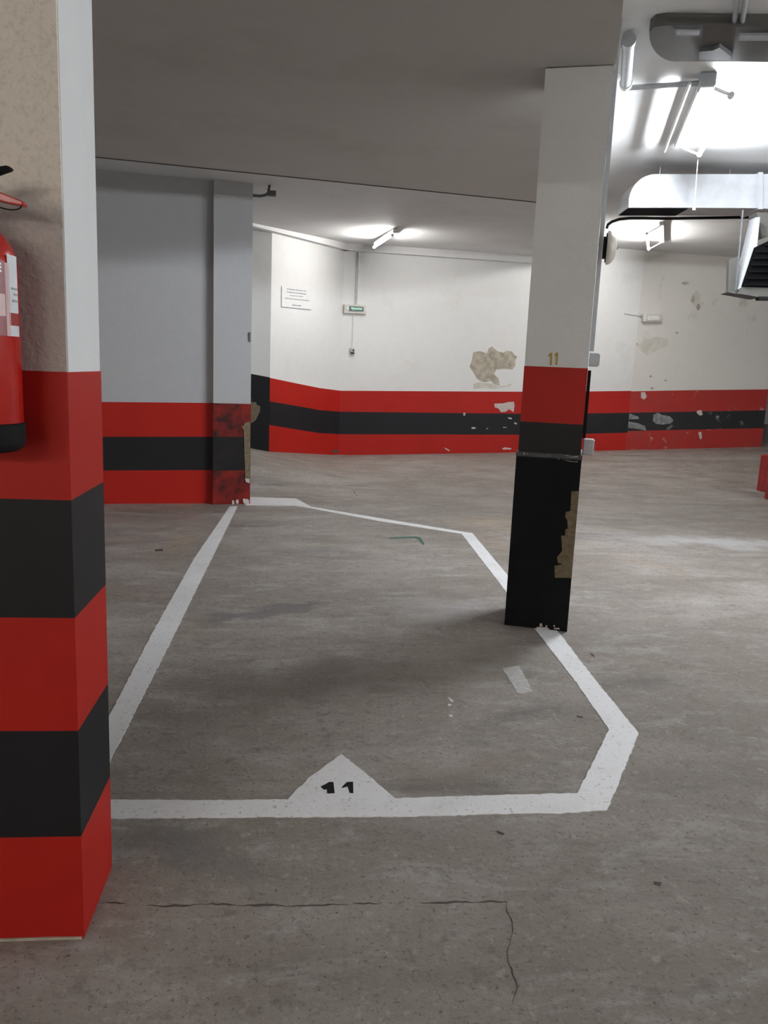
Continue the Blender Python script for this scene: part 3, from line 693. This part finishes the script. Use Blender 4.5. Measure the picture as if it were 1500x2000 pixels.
# black cable curling from the pillar to under the duct
cbq = DP - dn*(dep+.05)
bc = thing('black_cable', onp(1400, 425, cbq, dn), 'black cable curving under the duct towards the numbered pillar', 'cable')
pts = [onp(x, y, cbq, dn) for x, y in ((1185, 446), (1187, 439), (1195, 433), (1210, 428), (1230, 426), (1260, 426), (1300, 427), (1350, 426), (1420, 425), (1480, 424))]
MB().tube(pts, .011, 8).build('cable', 'matt_black', bc, True)
# hood with a black grille
HP = DP + dd*0 + dn*.25
hd = thing('extract_hood', onp(1490, 578, HP, dn), 'galvanised extract hood with black grille below the duct at the right edge', 'duct')
hl = ppoly([(1472, 484), (1520, 462), (1640, 462), (1640, 566), (1447, 560)], HP, dn)
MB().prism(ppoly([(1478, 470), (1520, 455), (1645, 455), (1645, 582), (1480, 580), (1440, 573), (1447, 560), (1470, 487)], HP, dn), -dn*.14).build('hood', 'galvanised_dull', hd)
MB().prism(hl, dn*.006).build('grille_back', 'soot_black', hd)
for i in range(7):
    y_ = 478+i*13
    xl = 1472-25*(y_-484)/76 if y_ > 484 else 1486
    a_, b_ = onp(xl+4, y_, HP, dn)+dn*.006, onp(1640, y_, HP, dn)+dn*.006
    MB().prism([a_, b_, b_+dn*.014-ZZ*.01, a_+dn*.014-ZZ*.01], ZZ*.004).build('slat', 'soot_black', hd)
MB().prism(ppoly([(1424, 508), (1441, 500), (1438, 563), (1422, 572)], HP-dn*.02, dn), -dn*.04).build('side_panel', 'galvanised_dull', hd)
MB().prism(ppoly([(1422, 571), (1447, 562), (1447, 560), (1500, 578), (1482, 582)], HP-dn*.01, dn), -dn*.15).build('lower_lip', 'galvanised_dull', hd)
MB().prism(ppoly([(1475, 425), (1484, 424), (1478, 484), (1449, 560), (1441, 566), (1462, 480)], HP, dn, .004), -dn*.1).build('corner_strip', 'galvanised', hd)
MB().prism(ppoly([(1482, 579), (1640, 581), (1640, 588), (1482, 586)], HP, dn, .004), -dn*.06).build('foot_rail', 'matt_black', hd)
ra = onp(1451, 424, HP, dn); MB().tube([onp(1451, 410, HP, dn), onp(1437, 567, HP, dn)], .006, 8).build('hanger_rod', 'plastic_dark', hd, True)
MB().prism(ppoly([(1478, 415), (1640, 418), (1640, 470), (1490, 470)], HP-dn*.08, dn), -dn*.14).build('neck', 'galvanised_dull', hd)
# flat duct close to the viewer with a rounded end
uz = 2.768
up = [(1268, 62)] + [(1318-50*math.cos(a_), 66+54*math.sin(a_)) for a_ in [math.pi/2*i/8 for i in range(1, 9)]] + [(1420, 120), (2000, 128), (2000, 60), (1300, 50), (1278, 53)]
ud = thing('flat_duct', atz(1400, 85, uz), 'dull flat duct with rounded end on the ceiling at the top right', 'duct')
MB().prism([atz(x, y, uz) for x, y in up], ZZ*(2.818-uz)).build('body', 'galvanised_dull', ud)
MB().prism([atz(x, y, uz-.012) for x, y in ((1315, 55), (1372, 55), (1372, 73), (1318, 73))], ZZ*.011).build('bracket', 'plastic_dark', ud)
MB().prism([atz(x, y, uz-.02) for x, y in ((1320, 61), (1367, 61), (1366, 69), (1322, 69))], ZZ*.008).build('bracket_plate', 'plastic_grey', ud)
MB().prism([atz(x, y, uz-.02) for x, y in ((1366, 101), (1392, 99), (1405, 93), (1428, 110), (1429, 118), (1366, 117))], ZZ*.019).build('seam_plate', 'plastic_dark', ud)
MB().tube([atz(1443, 72, uz-.02), atz(1560, 72, uz-.02)], .016, 8).build('side_pipe', 'plastic_grey', ud, True)
cp = thing('ceiling_pipe', atz(1438, 20, 2.81), 'thin grey pipe pair on the ceiling above the flat duct', 'pipe')
for dx in (0, 16):
    MB().tube([atz(1432+dx, 56, 2.79), atz(1446+dx, -40, 2.79)], .010, 8).build('pipe', 'plastic_grey', cp, True)

# ================================================================= RED BUCKETS AT THE RIGHT EDGE
def bucket(px, py, r_, h_, label):
    P = atz(px, py); P.z = floor_z(P.x, P.y)
    o = thing('sand_bucket', P, label, 'bucket', 'red sand buckets')
    MB().lathe([(r_*1.02, .002), (r_*1.02, .02), (r_, .03), (r_*.98, h_-.03), (r_*1.0, h_-.028), (r_*1.0, h_), (r_*.93, h_), (r_*.93, h_-.02)], P, ZZ, 28).build('body', 'red_metal', o, True)
    MB().lathe([(r_*.93, h_-.02), (r_*.9, h_-.012), (0, h_-.008)], P, ZZ, 28).build('lid', 'red_metal', o, True)
    a_ = (O-P); a_.z = 0; a_.normalize(); a_ = (a_ + Vector((.1, 0, 0))).normalized()
    c_ = P + a_*(r_*.99) + ZZ*(h_*.66)
    MB().lathe([(.055, 0), (.055, .012), (.03, .02)], c_, a_, 16).build('side_cap', 'matt_black', o, True)
bucket(1502, 963, .135, .41, 'red metal sand bucket farther from the viewer at the right edge')
bucket(1520, 976, .14, .30, 'red metal sand bucket standing in front of the other one')

# banded pillar seen past the end of the back wall
fpz = atz(1502, 852)
fp = thing('pillar', Vector((e1.x+.62, 14.2, floor_z(8, 14.2))), 'far banded pillar glimpsed past the right end of the back wall', 'pillar')
fx = e1.x+.62; fz = floor_z(fx, 14.2)
for nm, mt, z0_, z1_, e_ in (('shaft', 'pillar_white', 1.25, 3.095-fz, 0), ('red_band', 'red_paint', .95, 1.25, .001), ('black_band', 'black_paint', .63, .95, .001), ('red_band', 'red_paint', .32, .63, .001), ('black_band', 'black_paint', .004, .32, .001)):
    MB().box((fx, 14.2, fz+(z0_+z1_)/2), (.15+e_, 0, 0), (0, .15+e_, 0), (0, 0, (z1_-z0_)/2)).build(nm, mt, fp)

# ================================================================= FIRE EXTINGUISHER
er = .083
ey = nyf - .012 - er
fe0 = onp(37, 700, Vector((0, ey, 0)), Vector((0, -1, 0)))
exx = fe0.x - er
zz = lambda y_: zpx(10, y_, Vector((0, ey-.03, 0)), Vector((0, -1, 0)))
zbm, zbt_, zsh, ztp = zz(884), zz(832), zz(520), zz(436)
fe = thing('fire_extinguisher', Vector((exx, nyf, zbm)), 'red fire extinguisher hung on the near pillar', 'fire extinguisher')
cen = Vector((exx, ey, 0))
prof = [(er*.9, zbt_-.01), (er, zbt_), (er, zsh)]
for i in range(1, 9):
    a_ = math.pi/2*i/8*.86; prof.append((er*(.32+.68*math.cos(a_)), zsh + (ztp-zsh)*math.sin(a_)/math.sin(math.pi/2*.86)))
MB().lathe(prof, cen, ZZ, 40).build('body', 'red_gloss', fe, True)
MB().lathe([(er*.88, zbm+.0), (er*.98, zbm+.006), (er*1.03, zbm+.016), (er*1.03, zbt_+.002), (er*1.0, zbt_+.004)], cen, ZZ, 40).build('boot', 'matt_black', fe, True)
znk = ztp
MB().lathe([(.024, znk-.008), (.024, znk+.012), (.018, znk+.014), (.018, znk+.05), (.012, znk+.055)], cen, ZZ, 20).build('valve', 'steel', fe, True)
MB().lathe([(.027, znk-.004), (.027, znk+.006)], cen, ZZ, 20).build('collar', 'matt_black', fe, True)
eP, eN = Vector((0, ey, 0)), Vector((0, -1, 0))
zxp = lambda pts: [onp(x, y, eP, eN) for x, y in pts]
MB().prism([p+Vector((0, .011, 0)) for p in zxp([(-62, 360), (-20, 368), (6, 378), (48, 395), (49.5, 399), (48.5, 404), (20, 399), (-4, 393), (-62, 396)])], Vector((0, -.022, 0))).build('carry_handle', 'red_gloss', fe, bevel=.002)
MB().prism([p+Vector((0, .009, 0)) for p in zxp([(-62, 342), (0, 327), (15, 325), (22, 327), (24, 331), (20, 334), (8, 338), (-6, 343), (-62, 362)])], Vector((0, -.018, 0))).build('lever', 'matt_black', fe, bevel=.002)
MB().tube(zxp([(44, 401), (40, 406), (34, 409), (22, 410), (10, 408), (-4, 404), (-30, 398)]), .0012, 6).build('safety_wire', 'matt_black', fe, True)
def curved(name, mat, a0_, a1_, z0_, z1_, rr, parent=fe, t_=.0012):
    n_ = max(2, int(abs(a1_-a0_)/6)+1); v = []
    for i in range(n_+1):
        a_ = math.radians(a0_+(a1_-a0_)*i/n_)
        for r__ in (rr, rr+t_):
            for z_ in (z0_, z1_): v.append(cen + Vector((math.cos(a_)*r__, -math.sin(a_)*r__, z_)))
    f_ = []
    for i in range(n_):
        k = i*4; q = k+4
        f_ += [(k, q, q+1, k+1), (k+2, k+3, q+3, q+2), (k, k+2, q+2, q), (k+1, q+1, q+3, k+3)]
    f_ += [(0, 1, 3, 2), (n_*4, n_*4+2, n_*4+3, n_*4+1)]
    return MB().add(v, f_).build(name, mat, parent, True)
th0 = math.degrees(math.atan2(exx, ey))   # direction of the silhouette towards the viewer
sil = 0 - math.degrees(math.atan2(-exx, ey))
def angpx(px):
    # angle on the cylinder seen at pixel column px
    best = None
    for k in range(0, 1600):
        a_ = math.radians(-20 + k*.1); p = cen + Vector((math.cos(a_)*er, -math.sin(a_)*er, zz(600)))
        v = p-O; x_ = 750 + F*v.dot(RT)/v.dot(FW)
        if best is None or abs(x_-px) < best[0]:
            if v.dot(Vector((math.cos(a_), -math.sin(a_), 0))) < 0: best = (abs(x_-px), math.degrees(a_))
    return best[1]
aR, aM, aL = angpx(34), angpx(16.5), angpx(11)
curved('label', 'label_pink', aM-2, aL, zz(656), zz(513), er+.0003)
lw_ = curved('label', 'label_white', aR, aM, zz(610), zz(496), er+.0003)
curved('label', 'red_metal', aR, aM, zz(635), zz(610), er+.0003)
curved('label', 'label_white', aR, aM, zz(656), zz(635), er+.0003)
lm_ = curved('label', 'label_maroon', aL, aL+60, zz(656), zz(510), er+.0002)
curved('label_text', 'label_white', angpx(3.5), angpx(3.5)+18, zz(519), zz(515), er+.0016, lm_)
curved('label_text', 'label_white', angpx(3.5), angpx(3.5)+18, zz(526), zz(521), er+.0016, lm_)
curved('label_text', 'label_white', angpx(3.5), angpx(3.5)+18, zz(533), zz(529), er+.0016, lm_)
curved('label_picture', 'label_pink', aL+2, aL+50, zz(618), zz(575), er+.0016, lm_)
for y_, w__ in ((560, .6), (571, .4), (584, .55)):
    curved('label_text', 'plastic_grey', aR+3, aR+3+(aM-aR)*w__, zz(y_+4), zz(y_), er+.0016, lw_)
MB().box((exx, nyf-.006, (zsh+zbt_)/2+.05), (.02, 0, 0), (0, .006, 0), (0, 0, .12)).build('bracket', 'matt_black', fe)

# ================================================================= LAMPS OF THE GARAGE OUTSIDE THE FRAME

for i, yl in enumerate((-.6, 2.2)):
    lamp((7.2+i*.6, yl, LZ), (7.6+i*.6, yl+1.13, LZ), 'tube_aisle', 2.82, ('tube lamp beside the viewer over the far side of the aisle', 'tube lamp level with the bay over the far side of the aisle')[i], side=-.03)
for i, xl in enumerate((-2.9, -.9)):
    lamp((xl, -5.2, 2.37), (xl-1.2, -5.2, 2.37), 'tube_warm', zs(-5.2), ('warm tube lamp farther left on the low ceiling behind the viewer', 'warm tube lamp nearer the aisle on the low ceiling behind the viewer')[i])
